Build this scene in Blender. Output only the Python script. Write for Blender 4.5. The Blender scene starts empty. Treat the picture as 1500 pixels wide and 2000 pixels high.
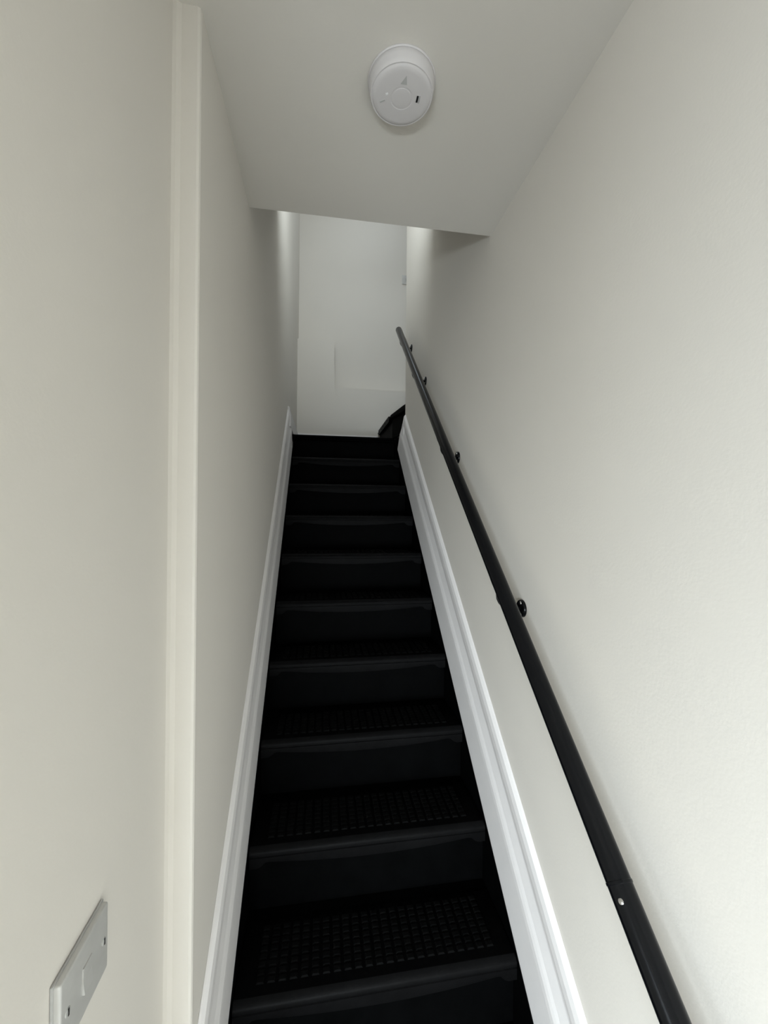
import bpy, bmesh, math, random
from mathutils import Vector, Matrix
random.seed(4)
C = bpy.context.scene.collection
S = bpy.context.scene

# ------------------------------------------------------------------ camera
H0 = 1.826                       # camera height above the bottom floor
cam = bpy.data.cameras.new('camera')
cam.sensor_fit = 'HORIZONTAL'; cam.sensor_width = 36.0
cam.lens = 778.42 / 1500 * 36
cam.clip_start = 0.02
co = bpy.data.objects.new('camera', cam); C.objects.link(co)
F = Vector((0.15213232, 0.98835533, 0.0030831)); R = Vector((0.98832204, -0.1521531, 0.00830586)); U = Vector((-0.00867825, -0.00178351, 0.99996075))
M = Matrix((R, U, -F)).transposed().to_4x4(); M.translation = Vector((0, 0, H0))
co.matrix_world = M
S.camera = co

# ------------------------------------------------------------------ light and exposure
S.view_settings.view_transform = 'Standard'; S.view_settings.look = 'None'
S.view_settings.gamma = 1; S.view_settings.use_curve_mapping = False
S.view_settings.exposure = 0.36
w = bpy.data.worlds.new('sky'); S.world = w; w.use_nodes = True
w.node_tree.nodes['Background'].inputs[0].default_value = (0.72, 0.82, 1.0, 1)
w.node_tree.nodes['Background'].inputs[1].default_value = 1.0

def area(name, loc, aim, sx, sy, power, col):
    l = bpy.data.lights.new(name, 'AREA'); l.shape = 'RECTANGLE'; l.size = sx; l.size_y = sy
    l.energy = power; l.color = col
    o = bpy.data.objects.new(name, l); C.objects.link(o); o.location = loc
    o.rotation_euler = (Vector(aim) - Vector(loc)).to_track_quat('-Z', 'Y').to_euler()
    return o
# daylight through the glazed opening behind the camera, and from a skylight added over the landing
area('window_daylight', (-0.85, -2.24, 0.95), (-0.60, -1.26, -0.45), 1.1, 1.4, 190, (0.86, 0.95, 1.0))
area('hall_window_daylight', (-2.16, -0.75, 1.25), (-1.34, -0.67, 0.75), 0.9, 1.1, 12, (0.84, 0.94, 1.0))
area('landing_daylight', (0.18, 2.0, 3.9), (0.18, 4, 3.9), 0.5, 0.62, 4.6, (0.88, 0.97, 1.0))
area('added_skylight_lamp', (0.45, 3.2, 4.98), (0.40, 3.4, 0), 0.6, 0.5, 1.5, (0.88, 0.97, 1.0))  # added overhead lamp, strengthens the bounce off the back wall ledge

# ------------------------------------------------------------------ measures
MS = 0.9086                      # slope of the flight
HN = H0 - 2.1622                 # nosing line: z = HN + MS*y
XL, XR = -0.2385, 0.5687         # stairwell walls
SL, SR = -0.2159, 0.5441         # faces of the sloping skirtings
XN = -0.2852                     # left wall nearer the camera
YJ = 0.8066                      # where the left wall steps
ZC = H0 + 0.9674                 # lower ceiling
YC = 1.3134                      # end of the lower ceiling
YB = 3.69                        # back wall
YE = 2.752                       # end of right wall
GO = 0.2208
def nose(k):
    y = 3.02 - GO * k
    return y, HN + MS * y
ZL = nose(0)[1]                  # landing level

# ------------------------------------------------------------------ materials
def mat(name, col, rough=0.6, spec=0.5, metal=0.0, var=0.0, scale=3.0, bump=0.0, bscale=200.0, coat=0.0):
    m = bpy.data.materials.new(name); m.use_nodes = True
    nt = m.node_tree; b = nt.nodes['Principled BSDF']
    b.inputs['Base Color'].default_value = (*col, 1); b.inputs['Roughness'].default_value = rough
    b.inputs['Specular IOR Level'].default_value = spec; b.inputs['Metallic'].default_value = metal
    tc = nt.nodes.new('ShaderNodeTexCoord')
    if var:
        n = nt.nodes.new('ShaderNodeTexNoise'); n.inputs['Scale'].default_value = scale; n.inputs['Detail'].default_value = 5
        nt.links.new(tc.outputs['Object'], n.inputs['Vector'])
        r = nt.nodes.new('ShaderNodeValToRGB')
        r.color_ramp.elements[0].position = 0.3; r.color_ramp.elements[1].position = 0.7
        r.color_ramp.elements[0].color = (*[c * (1 - var) for c in col], 1)
        r.color_ramp.elements[1].color = (*[min(1, c * (1 + var)) for c in col], 1)
        nt.links.new(n.outputs['Fac'], r.inputs['Fac']); nt.links.new(r.outputs['Color'], b.inputs['Base Color'])
    if bump:
        n = nt.nodes.new('ShaderNodeTexNoise'); n.inputs['Scale'].default_value = bscale; n.inputs['Detail'].default_value = 3
        nt.links.new(tc.outputs['Object'], n.inputs['Vector'])
        bp = nt.nodes.new('ShaderNodeBump'); bp.inputs['Strength'].default_value = bump; bp.inputs['Distance'].default_value = 0.002
        nt.links.new(n.outputs['Fac'], bp.inputs['Height']); nt.links.new(bp.outputs['Normal'], b.inputs['Normal'])
    return m
WALL = mat('painted_plaster', (0.80, 0.765, 0.706), 0.75, 0.25, var=0.012, scale=2.0, bump=0.12, bscale=160)
CEIL = mat('ceiling_paint', (0.73, 0.70, 0.645), 0.85, 0.2, var=0.012, scale=2.0, bump=0.08, bscale=160)
GLOSS = mat('white_satin_paint', (0.83, 0.808, 0.80), 0.5, 0.25, var=0.015, scale=9, bump=0.1, bscale=60)
BLACKP = mat('black_stair_paint', (0.0013, 0.0014, 0.0015), 0.55, 0.02, var=0.25, scale=14, bump=0.25, bscale=90)
LIP_GREY = mat('grey_rubber_lip', (0.02, 0.02, 0.019), 0.6, 0.1, var=0.3, scale=20)  # lighter grey rubber for the winder mat lip
LIP_LIT = mat('black_rubber_lit_lip', (0.0034, 0.0034, 0.0036), 0.5, 0.05, var=0.2, scale=18, bump=0.2, bscale=300)  # paler copy of the mat rubber: light on the lip put into its colour
RUBBER = mat('black_rubber', (0.0015, 0.0015, 0.0016), 0.65, 0.02, var=0.2, scale=18, bump=0.2, bscale=300)
GRIP = mat('black_rubber_grip', (0.003, 0.0031, 0.0031), 0.7, 0.03, var=0.2, scale=18)
RAILM = mat('black_powder_coat', (0.0032, 0.0036, 0.0046), 0.25, 0.2, bump=0.04, bscale=400)
STEEL = mat('polished_steel', (0.62, 0.62, 0.62), 0.22, 0.5, metal=1.0)
PLASTIC = mat('white_plastic', (0.80, 0.80, 0.80), 0.38, 0.5, var=0.01)
ALARM = mat('alarm_plastic', (0.70, 0.675, 0.675), 0.42, 0.45, var=0.01)
SHADEP = mat('grey_plastic', (0.50, 0.50, 0.49), 0.5, 0.4)
DARK = mat('dark_slot', (0.012, 0.012, 0.012), 0.6, 0.2)
BRUSH = mat('brushed_metal_plate', (0.62, 0.615, 0.595), 0.4, 0.5, metal=0.2, var=0.04, scale=40)
FLOORM = mat('dark_hall_carpet', (0.07, 0.066, 0.062), 0.95, 0.1, var=0.12, scale=6)

# ------------------------------------------------------------------ helpers
def link(name, bm, m, parent=None, smooth=False):
    bmesh.ops.recalc_face_normals(bm, faces=bm.faces)
    me = bpy.data.meshes.new(name); bm.to_mesh(me); bm.free()
    me.materials.append(m)
    if smooth:
        for p in me.polygons: p.use_smooth = True
        try: me.set_sharp_from_angle(angle=math.radians(38))
        except Exception: pass
    o = bpy.data.objects.new(name, me); C.objects.link(o)
    if parent: o.parent = parent; o.matrix_parent_inverse = parent.matrix_world.inverted() if False else Matrix()
    return o
def box(bm, x0, x1, y0, y1, z0, z1, bev=0.0, seg=2):
    r = bmesh.ops.create_cube(bm, size=1)
    for v in r['verts']:
        v.co = Vector((x0 + (v.co.x + .5) * (x1 - x0), y0 + (v.co.y + .5) * (y1 - y0), z0 + (v.co.z + .5) * (z1 - z0)))
    if bev:
        es = list({e for v in r['verts'] for e in v.link_edges})
        bmesh.ops.bevel(bm, geom=es, offset=bev, segments=seg, affect='EDGES', profile=0.6)
def prism(bm, pts, d):            # closed polygon pts (3D) swept along vector d
    d = Vector(d)
    a = [bm.verts.new(p) for p in pts]; b = [bm.verts.new(Vector(p) + d) for p in pts]
    n = len(pts)
    bm.faces.new(a); bm.faces.new(b[::-1])
    for i in range(n): bm.faces.new((a[i], b[i], b[(i + 1) % n], a[(i + 1) % n]))
def loft(bm, sections, caps=True, closed=True):
    rows = [[bm.verts.new(p) for p in s] for s in sections]
    n = len(rows[0])
    for a, b in zip(rows, rows[1:]):
        for i in range(n if closed else n - 1):
            bm.faces.new((a[i], a[(i + 1) % n], b[(i + 1) % n], b[i]))
    if caps: bm.faces.new(rows[0][::-1]); bm.faces.new(rows[-1])
def tube(bm, path, rad, seg=20, caps=True):
    path = [Vector(p) for p in path]; secs = []
    if not isinstance(rad, (list, tuple)): rad = [rad] * len(path)
    t0 = (path[1] - path[0]).normalized()
    n = t0.orthogonal().normalized()
    for i, p in enumerate(path):
        if i == 0: t = t0
        elif i == len(path) - 1: t = (path[-1] - path[-2]).normalized()
        else: t = ((path[i + 1] - p).normalized() + (p - path[i - 1]).normalized()).normalized()
        n = (n - t * n.dot(t)).normalized(); b = t.cross(n)
        secs.append([p + (n * math.cos(a) + b * math.sin(a)) * rad[i] for a in [2 * math.pi * j / seg for j in range(seg)]])
    loft(bm, secs, caps)
def lathe(bm, prof, seg=56):      # prof: (r, z) from the axis outwards and back to the axis
    rows = []
    for r, z in prof:
        if r < 1e-6: rows.append([bm.verts.new((0, 0, z))])
        else: rows.append([bm.verts.new((r * math.cos(2 * math.pi * j / seg), r * math.sin(2 * math.pi * j / seg), z)) for j in range(seg)])
    for a, b in zip(rows, rows[1:]):
        for j in range(seg):
            k = (j + 1) % seg
            if len(a) == 1 and len(b) == 1: continue
            if len(a) == 1: bm.faces.new((a[0], b[j], b[k]))
            elif len(b) == 1: bm.faces.new((a[j], b[0], a[k]))
            else: bm.faces.new((a[j], b[j], b[k], a[k]))
def struct(name, bm, m, **k):
    o = link(name, bm, m, **k); o['kind'] = 'structure'; return o
def thing(name, label, cat, loc=(0, 0, 0), group=None):
    o = bpy.data.objects.new(name, None); C.objects.link(o); o.location = loc; o.empty_display_size = .05
    o['label'] = label; o['category'] = cat
    if group: o['group'] = group
    return o
def B(*a, **k):
    bm = bmesh.new(); box(bm, *a, **k); return bm

# ------------------------------------------------------------------ setting: walls, ceilings, floors
ZT = 5.0                          # top of the upper shaft
# right wall runs from behind the camera up to the corner of the landing
bm = B(XR, XR + .12, -2.2, YE, 0, ZT); bmesh.ops.bevel(bm, geom=[e for e in bm.edges if all(abs(v.co.x - XR) < 1e-4 and abs(v.co.y - YE) < 1e-4 for v in e.verts)], offset=.006, segments=3, affect='EDGES')
struct('wall_right', bm, WALL)
# left wall: a thicker-set far part (stairwell) and a near part standing 47 mm further out; one step between them
bm = bmesh.new()
pl = [(XL, YB + .28, 0), (XL, YJ + .006, 0), (XL - .0018, YJ + .0018, 0), (XL - .006, YJ, 0), (XN + .012, YJ, 0), (XN + .004, YJ - .004, 0), (XN, YJ - .012, 0),
      (XN, .20, 0), (XN - .13, .20, 0), (XN - .13, YB + .28, 0)]
prism(bm, pl, (0, 0, ZT))
struct('wall_left', bm, WALL)
# back wall of the landing, with a thicker lower part in two heights
bm = bmesh.new(); box(bm, XL - .1, 2.2, YB + .16, YB + .28, 0, ZT)
za, zb = H0 + 1.58, H0 + 1.146
prism(bm, [(XL - .1, YB, 0), (2.2, YB, 0), (2.2, YB, zb), (.095, YB, zb), (.095, YB, za), (XL - .1, YB, za)], (0, .165, 0))
bmesh.ops.bevel(bm, geom=[e for e in bm.edges if all(abs(v.co.y - YB) < 1e-4 for v in e.verts)], offset=.004, segments=2, affect='EDGES')
struct('wall_back', bm, WALL)
struct('wall_rear', (lambda bm: (box(bm, -2.2, -1.45, -2.32, -2.2, 0, ZC), box(bm, -.2, XR + .12, -2.32, -2.2, 0, ZC),
       box(bm, -1.45, -.2, -2.32, -2.2, 0, .12), box(bm, -1.45, -.2, -2.32, -2.2, 1.8, ZC), bm)[-1])(bmesh.new()), WALL)
bm = bmesh.new()
for a in ((-2.32, -1.22, 0, ZC), (-.28, .32, 0, ZC), (-1.22, -.28, 0, .68), (-1.22, -.28, 1.82, ZC)): box(bm, -2.32, -2.2, *a)
struct('wall_hall', bm, WALL)
bm = bmesh.new()
for a in ((-1.22, -1.18, .68, 1.82), (-.32, -.28, .68, 1.82), (-1.18, -.32, .68, .72), (-1.18, -.32, 1.78, 1.82)): box(bm, -2.25, -2.205, *a, bev=.003)
struct('window_3', bm, GLOSS)
struct('wall_hall_far', B(-2.2, XN - .1305, .20, .32, 0, ZC), WALL)
# window in the rear wall (behind the camera): frame, mullion, bars
bm = bmesh.new()
for a in ((-1.45, -1.40, -2.25, -2.2, .12, 1.8), (-.25, -.2, -2.25, -2.2, .12, 1.8), (-1.40, -.25, -2.25, -2.2, .12, .18), (-1.40, -.25, -2.25, -2.2, 1.74, 1.8)):
    box(bm, *a, bev=.004)
struct('window_1', bm, GLOSS)
# lower ceiling; its end face at YC and the sheltered soffit beyond
bm = B(-2.3, XR + .1, -2.3, YC, ZC, ZC + .24)
struct('ceiling', bm, CEIL)
ZS = 3.36                         # soffit over the flight beyond the lower ceiling
bm = B(XL - .1, XR + .1, YC, 1.90, ZS, ZS + .1)
box(bm, XL - .1, XR + .1, YC - .12, YC, ZC + .24, ZS + .1)
box(bm, XL - .1, XR + .1, 1.90, 2.02, ZS, 3.54); box(bm, XL - .1, XR + .1, 1.90, 2.02, 4.26, ZT)
box(bm, XL - .1, -.12, 1.90, 2.02, 3.54, 4.26); box(bm, .48, XR + .1, 1.90, 2.02, 3.54, 4.26)
struct('wall_bulkhead', bm, WALL)
bm = bmesh.new()
for a in ((XL - .1, .13, 1.9, YB + .28), (.77, 2.3, 1.9, YB + .28), (.13, .77, 1.9, 2.93), (.13, .77, 3.47, YB + .28)): box(bm, *a, ZT, ZT + .1)
struct('ceiling_upper', bm, CEIL)
bm = bmesh.new()                  # frame of the added, unseen skylight
for a in ((.13, .15, 2.93, 3.47), (.75, .77, 2.93, 3.47), (.15, .75, 2.93, 2.95), (.15, .75, 3.45, 3.47)): box(bm, *a, ZT + .005, ZT + .05, bev=.002)
struct('added_skylight_frame', bm, GLOSS)
bm = bmesh.new()                  # frame of the high window lighting the landing
for a in ((-.12, -.085, 3.54, 4.26), (.445, .48, 3.54, 4.26), (-.085, .445, 3.54, 3.575), (-.085, .445, 4.225, 4.26)): box(bm, a[0], a[1], 1.95, 1.99, a[2], a[3], bev=.003)
struct('window_2', bm, GLOSS)
struct('floor', B(-2.3, 2.3, -2.3, YB + .2, -.1, -.0005), FLOORM)
# far side of the winder flight that turns right
struct('wall_turn', B(2.2, 2.3, YE - .1, YB + .28, 0, ZT), WALL)
struct('wall_turn_near', B(XR + .12, 2.2, YE - .12, YE - .005, 0, ZT), WALL)

# ------------------------------------------------------------------ sloping skirtings (profiled boards)
HV = -HN
def skirting(name, xw, xf, ys, label_side):
    sg = 1 if xf > xw else -1
    t = abs(xf - xw)
    # (distance out from wall, vertical height above nosing line) outline
    low = [(0, -.30), (t, -.30), (t, .165), (t - .001, .185), (t - .004, .20)]
    cove = [(t - .008, .215), (t * .36, .262), (t * .34, .278)]
    bead = [(t * .42, .286), (t * .62, .293), (t * .68, .31), (t * .66, .335), (t * .50, .356), (t * .2, .366), (0, .37)]
    bm = bmesh.new()
    yl, yu = lambda s: (ZL - .014 - HN - s) / MS, YE - .018
    a = []; b = []
    for d, s in low + cove + bead:
        ye = min(max(yl(s), yu), (ZL + .004 - HN + .04) / MS)
        if s < -.04: ye = yl(-.04)
        if sg > 0: ye = min(ye, yl(s) if s < .24 else 2.744)
        elif s >= .21: ye = yu
        y0 = max(ys, (0.002 - HN - s) / MS)
        x = xw + sg * d
        a.append((x, y0, HN + MS * y0 + s)); b.append((x, ye, HN + MS * ye + s))
    loft(bm, [a, b])
    bmesh.ops.triangulate(bm, faces=[f for f in bm.faces if len(f.verts) > 4])
    return struct(name, bm, GLOSS)
skirting('baseboard_left', XL + .0005, SL, YJ + .008, 'left')
skirting('baseboard_right', XR - .0005, SR, .30, 'right')
# level skirting round the landing
zt = ZL + .135
bm = bmesh.new()
pr = [(0, ZL), (.02, ZL), (.02, zt - .05), (.012, zt - .03), (.013, zt - .012), (.008, zt), (0, zt)]
loft(bm, [[(XL + .0005 + d, 2.752, z) for d, z in pr], [(XL + .0005 + d, YB - .0005 - d, z) for d, z in pr], [(.50, YB - .0005 - d, z) for d, z in pr]])
struct('baseboard_landing', bm, GLOSS)

# ------------------------------------------------------------------ staircase
stair = thing('staircase', 'steep black-painted straight staircase climbing between two white walls', 'staircase', (0.16, 0.6, 0))
def P(name, bm, m, parent, **k):
    o = link(name, bm, m, parent, **k)
    o.matrix_parent_inverse = Matrix.Translation(-Vector(parent.location))
    return o
TT, OV = .026, .022
for k in range(0, 12):
    y, z = nose(k)
    xl = SL + .0034 if k < 11 else XN + .001
    if k == 11: xl = XN + .001
    ye = nose(k - 1)[0] + OV + .001 if k > 0 else None
    y2 = ye if k > 0 else YB - .002
    bm = bmesh.new()
    # tread board with a rounded nosing
    n = 8; prof = [(y + TT / 2 - TT / 2 * math.sin(math.pi * i / n), z - TT / 2 + TT / 2 * math.cos(math.pi * i / n)) for i in range(n + 1)]
    prof = [(y2, z)] + prof + [(y2, z - TT)]
    if k == 0:
        # landing boards: widen to the walls beyond the ends of the skirtings
        secs = [[(x, a, b) for a, b in prof] for x in (xl, SR - .0034)]
        loft(bm, secs)
        box(bm, XL + .0008, SL + .0030, 3.03, y2, z - TT, z - .0004)
        box(bm, SR - .0030, 2.19, 3.08, y2, z - TT, z - .0004)
        box(bm, SR + .03, 2.19, YE + .001, 3.08, z - TT, z - .0004)
        P('landing_board', bm, BLACKP, stair, smooth=True)
    else:
        secs = [[(x, a, b) for a, b in prof] for x in (xl, SR - .0034)]
        loft(bm, secs)
        P('tread', bm, BLACKP, stair, smooth=True)
    zb_ = nose(k + 1)[1] if k < 11 else 0.0
    P('riser', B(xl - (.0033 if k < 11 else 0), SR - .0003, y + OV, y + OV + .018, zb_ + .0005, z - TT - .0003), BLACKP, stair)
    # small scotia moulding tucked under the nosing
    bm = bmesh.new()
    q = [(y + OV, z - TT - .0003), (y + OV - .012, z - TT - .0003), (y + OV - .009, z - TT - .008), (y + OV - .0005, z - TT - .014)]
    prism(bm, [(xl + .001, a, b) for a, b in q], (SR - xl - .003, 0, 0))
    P('scotia', bm, BLACKP, stair)

# black-painted strings against the walls, up to the nosing line
for nm, xf, sg in (('string', SL, 1), ('string', SR, -1)):
    y0 = .845 if sg > 0 else .60
    ye = 3.041
    a = xf + sg * .0009; b_ = xf + sg * .0030
    bm = bmesh.new()
    prof = lambda y: [(a, y, HN + MS * y - .32), (b_, y, HN + MS * y - .32), (b_, y, min(ZL - TT - .001 if y > 3.02 else 9, HN + MS * y - .001)), (a, y, min(ZL - TT - .001 if y > 3.02 else 9, HN + MS * y + .001))]
    loft(bm, [prof(y0), prof(3.019), prof(3.0201), prof(ye)])
    P(nm, bm, BLACKP, stair)

# winders turning right off the landing
def winder(pts, z, zlow, name_t='winder_tread', name_r='winder_riser'):
    # pts: plan polyline of the nosing, from the back wall to the newel corner
    far = [(2.18, pts[-1][1]), (2.18, pts[0][1])]
    bm = bmesh.new()
    prism(bm, [(x, y, z - TT) for x, y in pts + far], (0, 0, TT))
    bmesh.ops.bevel(bm, geom=[e for e in bm.edges if len({round(v.co.z, 4) for v in e.verts}) == 1 and all(v.co.x < 1.2 for v in e.verts)], offset=.007, segments=3, affect='EDGES')
    P(name_t, bm, BLACKP, stair, smooth=True)
    bm = bmesh.new()
    q = [(x + .02, y) for x, y in pts]
    loft(bm, [[(x, y, zlow + .0005), (x + .018, y, zlow + .0005), (x + .018, y, z - TT - .0003), (x, y, z - TT - .0003)] for x, y in q])
    P(name_r, bm, BLACKP, stair)
W1 = [(.503, YB - .003), (.508, 3.04), (.575, YE + .005)]
W2 = [(.620, YB - .003), (.672, 3.36), (.78, YE + .005)]
W3 = [(.80, YB - .003), (1.0, YE + .005)]
ZW1, ZW2, ZW3 = H0 + .755, H0 + .925, H0 + 1.11
winder(W1, ZW1, ZL); winder(W2, ZW2, ZW1); winder(W3, ZW3, ZW2)

# ------------------------------------------------------------------ rubber stair mats, one per tread
def sm(a, b, x):
    t = min(1, max(0, (x - a) / (b - a))); return t * t * (3 - 2 * t)
def make_mat(first):
    """mat with its origin at the nosing; returns the Empty with its parts"""
    t = thing('stair_mat', 'x', 'stair mat', (0, 0, 0), 'black rubber mats on the straight flight')
    x0, x1 = SL + .006, SR - .006; mid, hw = (x0 + x1) / 2, (x1 - x0) / 2
    th = .003
    # body: tread sheet, bullnose, hanging lip with a curved lower edge
    xs = [x0 + (x1 - x0) * i / 64 for i in range(65)]
    secs = []
    for x in xs:
        u = (x - mid) / hw; au = abs(u)
        dip = .036 + .017 * (1 - (au / .86) ** 2) if au < .86 else .036 + .018 * sm(.86, .93, au)
        # outer path: from back of the mat over the nose and down
        path = [(GO - .022, .0), (.016, 0.0)]
        for i in range(1, 7):
            a = math.pi / 2 * i / 6; path.append((.016 - .018 * math.sin(a), -.016 + .016 * math.cos(a)))
        path += [(-.0018, -.018), (.0008, -.0195), (.0008, -.022), (-.0022, -.0235), (-.0022, -dip + .003), (-.0015, -dip)]
        out = [(p[0] - (th if j > 4 else 0) * 1.0, p[1] + (th if j <= 7 else 0) * (1 if j < 4 else max(0, (8 - j) / 4))) for j, p in enumerate(path)]
        inn = [(.0, -dip), (.0, -.02), (-.0004, -.014), (GO - .022, .0004)]
        inn = [(-.0006, -dip), (-.0006, -.0135), (.003, -.004), (.0095, .0003), (GO - .022, .0003)]
        secs.append([(x, a, b) for a, b in out + inn])
    for nm, mm, keep in (('mat_sheet', RUBBER, lambda c: c.y >= .0125), ('mat_lip', LIP_LIT, lambda c: c.y < .0125)):
        bm = bmesh.new(); loft(bm, secs)
        bmesh.ops.triangulate(bm, faces=[f for f in bm.faces if len(f.verts) > 4])
        bmesh.ops.delete(bm, geom=[f for f in bm.faces if not keep(f.calc_center_median())], context='FACES')
        link(nm, bm, mm, t, smooth=True)
    # moulded grip pattern: one joined part of small raised blocks
    bm = bmesh.new()
    nx, ny = 23, 8
    gx0, gx1, gy0, gy1 = x0 + .045, x1 - .045, .034, GO - .034
    for i in range(nx):
        for j in range(ny):
            cx = gx0 + (gx1 - gx0) * (i + .5) / nx; cy = gy0 + (gy1 - gy0) * (j + .5) / ny
            a, b = (gx1 - gx0) / nx * .36, (gy1 - gy0) / ny * .40
            v = [bm.verts.new((cx + sx * a, cy + sy * b, th + .0002)) for sx, sy in ((-1, -1), (1, -1), (1, 1), (-1, 1))]
            u = [bm.verts.new((cx + sx * a * .7, cy + sy * b * .7, th + .0035)) for sx, sy in ((-1, -1), (1, -1), (1, 1), (-1, 1))]
            bm.faces.new(u)
            for q in range(4): bm.faces.new((v[q], v[(q + 1) % 4], u[(q + 1) % 4], u[q]))
    g = link('grip_pattern', bm, GRIP, t); g['kind'] = 'stuff'
    return t
ordn = ['first', 'second', 'third', 'fourth', 'fifth', 'sixth', 'seventh', 'eighth', 'ninth']
proto = make_mat(True)
for k in range(1, 10):
    y, z = nose(k)
    if k == 1: t = proto
    else:
        t = proto.copy(); C.objects.link(t)
        for ch in proto.children:
            c = ch.copy(); C.objects.link(c); c.parent = t
    t.location = (0, y, z + .0002)
    if k == 1: t['label'] = 'black rubber stair mat on the highest step, just below the landing'
    elif k == 9: t['label'] = 'largest black rubber stair mat with grid pattern, lowest one in view'
    else: t['label'] = 'black rubber stair mat on the %s step down from the landing' % ordn[k - 1]
# mat of the first winder: only its lip shows
t = thing('winder_mat', 'small black rubber mat edge on the turning step at the right of the landing', 'stair mat', (.505, 3.2, ZW1))
bm = bmesh.new()
secs = []
for yy in (3.08, 3.2, 3.35, 3.5, 3.62):
    xx = .503 + .005 * (YB - yy) / .65 - .0006
    secs.append([(xx + .20 - .505, yy - 3.2, .0035), (xx - .0035 - .505, yy - 3.2, .0035), (xx - .0035 - .505, yy - 3.2, -.040), (xx - .505, yy - 3.2, -.040), (xx - .505, yy - 3.2, .0004), (xx + .11 - .505, yy - 3.2, .0004)])
secs = [[(p[0] if p[0] < .05 else min(p[0], .10), p[1], p[2]) for p in s] for s in secs]
loft(bm, secs); link('mat_lip', bm, LIP_GREY, t)
bm = bmesh.new()
for yy in (3.13, 3.24, 3.35, 3.46, 3.57):
    bm = bmesh.new()
    xx = .503 + .005 * (YB - yy) / .65 - .0041 - .505
    box(bm, xx - .002, xx, yy - 3.205, yy - 3.195, -.024, -.014)
    link('lip_stud', bm, RUBBER, t)

# ------------------------------------------------------------------ handrail
RX, RZ0, RR = .4939, H0 - 1.1556, .0207
def railz(y): return RZ0 + MS * y
rail = thing('handrail', 'long black tubular handrail running up the right wall', 'handrail', (RX, .3, railz(.3)))
dirv = Vector((0, 1, MS)).normalized()
p0, p1 = Vector((RX, .30, railz(.30))), Vector((RX, 2.625, railz(2.625)))
bm = bmesh.new()
def dome(p, d, r):
    return [(p + d * r * math.sin(a), max(r * math.cos(a), .0005)) for a in [math.pi / 2 * i / 6 for i in range(0, 7)]]
pts = [(q, r) for q, r in dome(p0, -dirv, RR)][::-1] + dome(p1, dirv, RR)
tube(bm, [q for q, r in pts], [r for q, r in pts], 32)
P('rail', bm, RAILM, rail, smooth=True)
# threaded joint of the two rail lengths
pj = Vector((RX, .598, railz(.598)))
bm = bmesh.new(); tube(bm, [pj - dirv * .0026, pj - dirv * .0018, pj + dirv * .0018, pj + dirv * .0026], [RR + .0002, RR + .0009, RR + .0009, RR + .0002], 32)
P('joint_ring', bm, RAILM, rail, smooth=True)
bm = bmesh.new()
nj = Vector((-.82, -.42, .39)); nj = (nj - dirv * nj.dot(dirv)).normalized()
pc = pj - dirv * .022 + nj * (RR - .001)
tube(bm, [pc - nj * .002, pc + nj * .0008, pc + nj * .0016], [.0045, .0042, .0025], 16)
o_ = P('joint_glint', bm, STEEL, rail, smooth=True)  # bright steel stud added as the highlight beside the joint
for yb in (.42, 1.07, 1.63, 2.19, 2.56):
    zb2 = railz(yb) - .086
    bm = bmesh.new()      # arm from the wall rose, bending up to the underside of the rail
    path = [(XR - .004, yb, zb2), (XR - .030, yb, zb2)]
    for i in range(1, 7):
        a = math.pi / 2 * i / 6
        path.append((XR - .030 - (XR - .030 - RX) * math.sin(a), yb, zb2 + .040 * (1 - math.cos(a))))
    path.append((RX, yb, railz(yb) - RR - .008))
    tube(bm, path, .0055, 14)
    br = P('bracket', bm, RAILM, rail, smooth=True)
    bm = bmesh.new()      # saddle plate hugging the rail from below, lying along the slope
    secs = []
    for s in (-.016, -.013, .013, .016):
        c = Vector((RX, yb, railz(yb))) + dirv * s
        up = Vector((1, 0, 0)).cross(dirv)
        if up.z < 0: up = -up
        e = .8 if abs(s) > .014 else 1.0
        ring = []
        for i in range(9):
            a = math.radians(-90 + (-42 + 84 * i / 8) * e); ring.append(c + (Vector((1, 0, 0)) * math.cos(a) + up * math.sin(a)) * (RR + .0016))
        for i in range(8, -1, -1):
            a = math.radians(-90 + (-42 + 84 * i / 8) * e); ring.append(c + (Vector((1, 0, 0)) * math.cos(a) + up * math.sin(a)) * (RR + .0002))
        secs.append(ring)
    loft(bm, secs)
    sd = P('saddle', bm, RAILM, rail, smooth=True)
    def sub(name, bm, m, par):
        return link(name, bm, m, par, smooth=True)
    bm = bmesh.new()
    lathe(bm, [(0, .0), (.025, .0), (.025, .004), (.0225, .0075), (.012, .009), (0, .009)], 32)
    bmesh.ops.transform(bm, matrix=Matrix.Translation((XR - .0002, yb, zb2)) @ Matrix.Rotation(-math.pi / 2, 4, 'Y'), verts=bm.verts)
    sub('wall_rose', bm, RAILM, br)
    for dz in (-.016, .016):
        bm = bmesh.new()
        lathe(bm, [(0, 0), (.0055, 0), (.005, .002), (0, .003)], 14)
        bmesh.ops.transform(bm, matrix=Matrix.Translation((XR - .0082, yb - .004, zb2 + dz)) @ Matrix.Rotation(-math.pi / 2, 4, 'Y'), verts=bm.verts)
        sub('screw', bm, STEEL, br)

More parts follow.
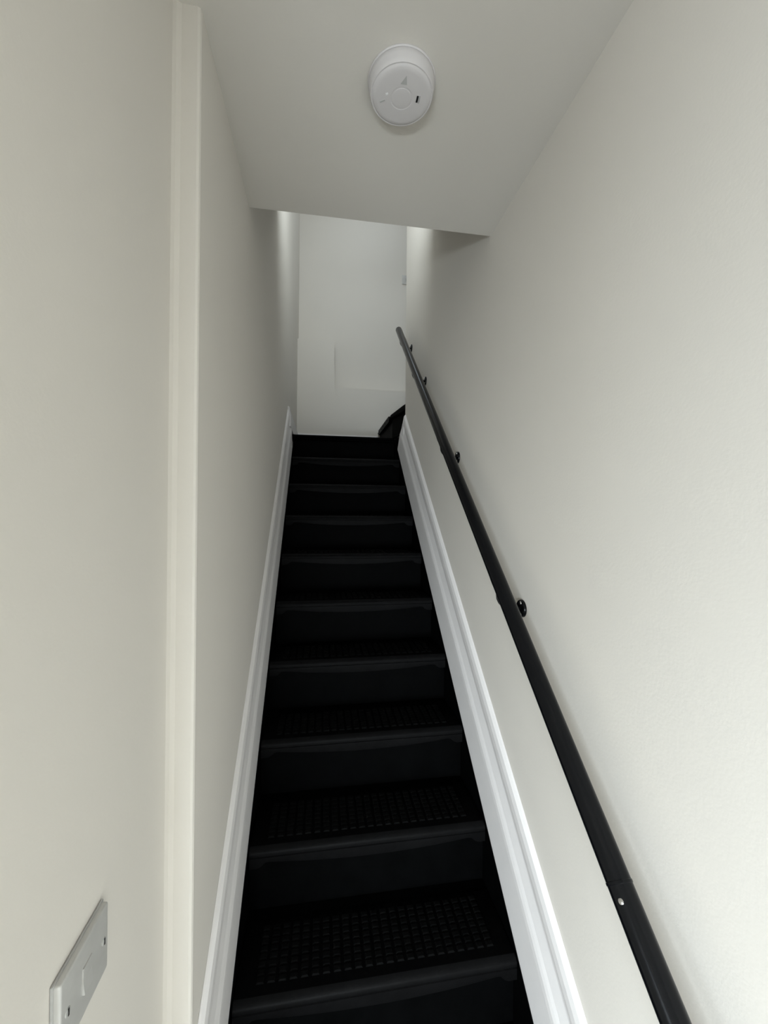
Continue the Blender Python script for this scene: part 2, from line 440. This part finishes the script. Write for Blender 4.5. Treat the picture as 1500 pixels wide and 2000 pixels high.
# ------------------------------------------------------------------ smoke alarm on the lower ceiling
al = thing('smoke_alarm', 'round white smoke alarm with test button on the sloping-looking stair ceiling', 'smoke alarm', (.167, .877, ZC))
al.scale = (1, 1, .68)
al['label'] = 'round white smoke alarm with a test button on the ceiling'
bm = bmesh.new()
lathe(bm, [(0, -.0005), (.0755, -.0005), (.0760, -.002), (.0758, -.005), (.0745, -.0065), (0, -.0065)])
link('base_plate', bm, ALARM, al, smooth=True)
bm = bmesh.new()
lathe(bm, [(0, -.0067), (.0735, -.0067), (.0742, -.008), (.0735, -.020), (.0718, -.034), (.0700, -.0435), (.0690, -.0455), (.0665, -.0452), (.0640, -.0478), (.0615, -.0497), (.055, -.0512), (.030, -.0524), (.0252, -.0526), (.0245, -.0520), (.0225, -.0520), (.0, -.0520)])
cov = link('cover', bm, ALARM, al, smooth=True)
bm = bmesh.new()
lathe(bm, [(0, -.0521), (.0218, -.0521), (.0214, -.0530), (.019, -.0534), (0, -.0536)])
for v in bm.verts: v.co += Vector((.004, -.011 + .0, 0)) * 0
link('test_button', bm, ALARM, al, smooth=True)
bm = bmesh.new()
prism(bm, [(-.008, -.030, -0.0524), (.006, -.030, -0.0524), (.002, -.047, -0.0521)], (0, 0, -.0008))
link('arrow_mark', bm, SHADEP, cov)
bm = B(.033, .037, -.011, .003, -0.0535, -0.0513)
link('vent_slot', bm, DARK, cov)
link('slot_lip', B(.0385, .041, -.012, .004, -0.0541, -0.0513, bev=.0006), SHADEP, cov)
bm = bmesh.new(); box(bm, -.052, -.040, -.0015, .0015, -0.0529, -0.0509)
bmesh.ops.transform(bm, matrix=Matrix.Translation((.0, -.007, 0)) @ Matrix.Rotation(math.radians(-25), 4, 'Z'), verts=bm.verts)
link('vent_slot', bm, SHADEP, cov)
bm = bmesh.new(); lathe(bm, [(0, -0.0509), (.003, -0.0509), (.0028, -0.0535), (0, -0.0543)], 14)
for v in bm.verts: v.co += Vector((-.034, -.004, 0))
link('status_light', bm, PLASTIC, cov, smooth=True)

# ------------------------------------------------------------------ light switch on the near left wall
sw = thing('light_switch', 'square brushed metal light switch plate low on the near left wall', 'light switch', (XN, .528, H0 - .557))
link('plate', B(.0004, .0100, -.049, .049, -.043, .043, bev=.0035, seg=3), BRUSH, sw, smooth=True)
bm = B(.0003, .0032, -.0505, .0505, -.0445, .0445, bev=.001)
link('back_rim', bm, SHADEP, sw)
bm = bmesh.new()
prism(bm, [(.0099, -.008, -.0155), (.0128, -.008, -.0155), (.0108, -.008, .0), (.0112, -.008, .0155), (.0099, -.008, .0155)], (0, .018, 0))
link('rocker', bm, BRUSH, sw)
for yy in (-.036, .038):
    bm = bmesh.new(); lathe(bm, [(0, 0), (.0046, 0), (.0042, .0009), (0, .0013)], 18)
    bmesh.ops.transform(bm, matrix=Matrix.Translation((.0100, yy, 0)) @ Matrix.Rotation(math.pi / 2, 4, 'Y'), verts=bm.verts)
    s_ = link('screw', bm, SHADEP, sw, smooth=True)
    link('screw_slot', B(.0110, .0115, yy - .0009, yy + .0009, -.004, .004), DARK, s_)

# ------------------------------------------------------------------ light switch on the landing back wall
s2 = thing('light_switch', 'tiny grey light switch on the landing wall, half hidden by the right corner', 'light switch', (.795, YB + .16, H0 + 2.30))
link('plate', B(-.043, .043, -.009, -.0004, -.043, .043, bev=.0025), BRUSH, s2, smooth=True)
bm = bmesh.new(); prism(bm, [(-.009, -.0090, -.014), (-.009, -.0125, -.014), (-.009, -.0100, .014), (-.009, -.0090, .014)], (.018, 0, 0))
link('rocker', bm, SHADEP, s2)
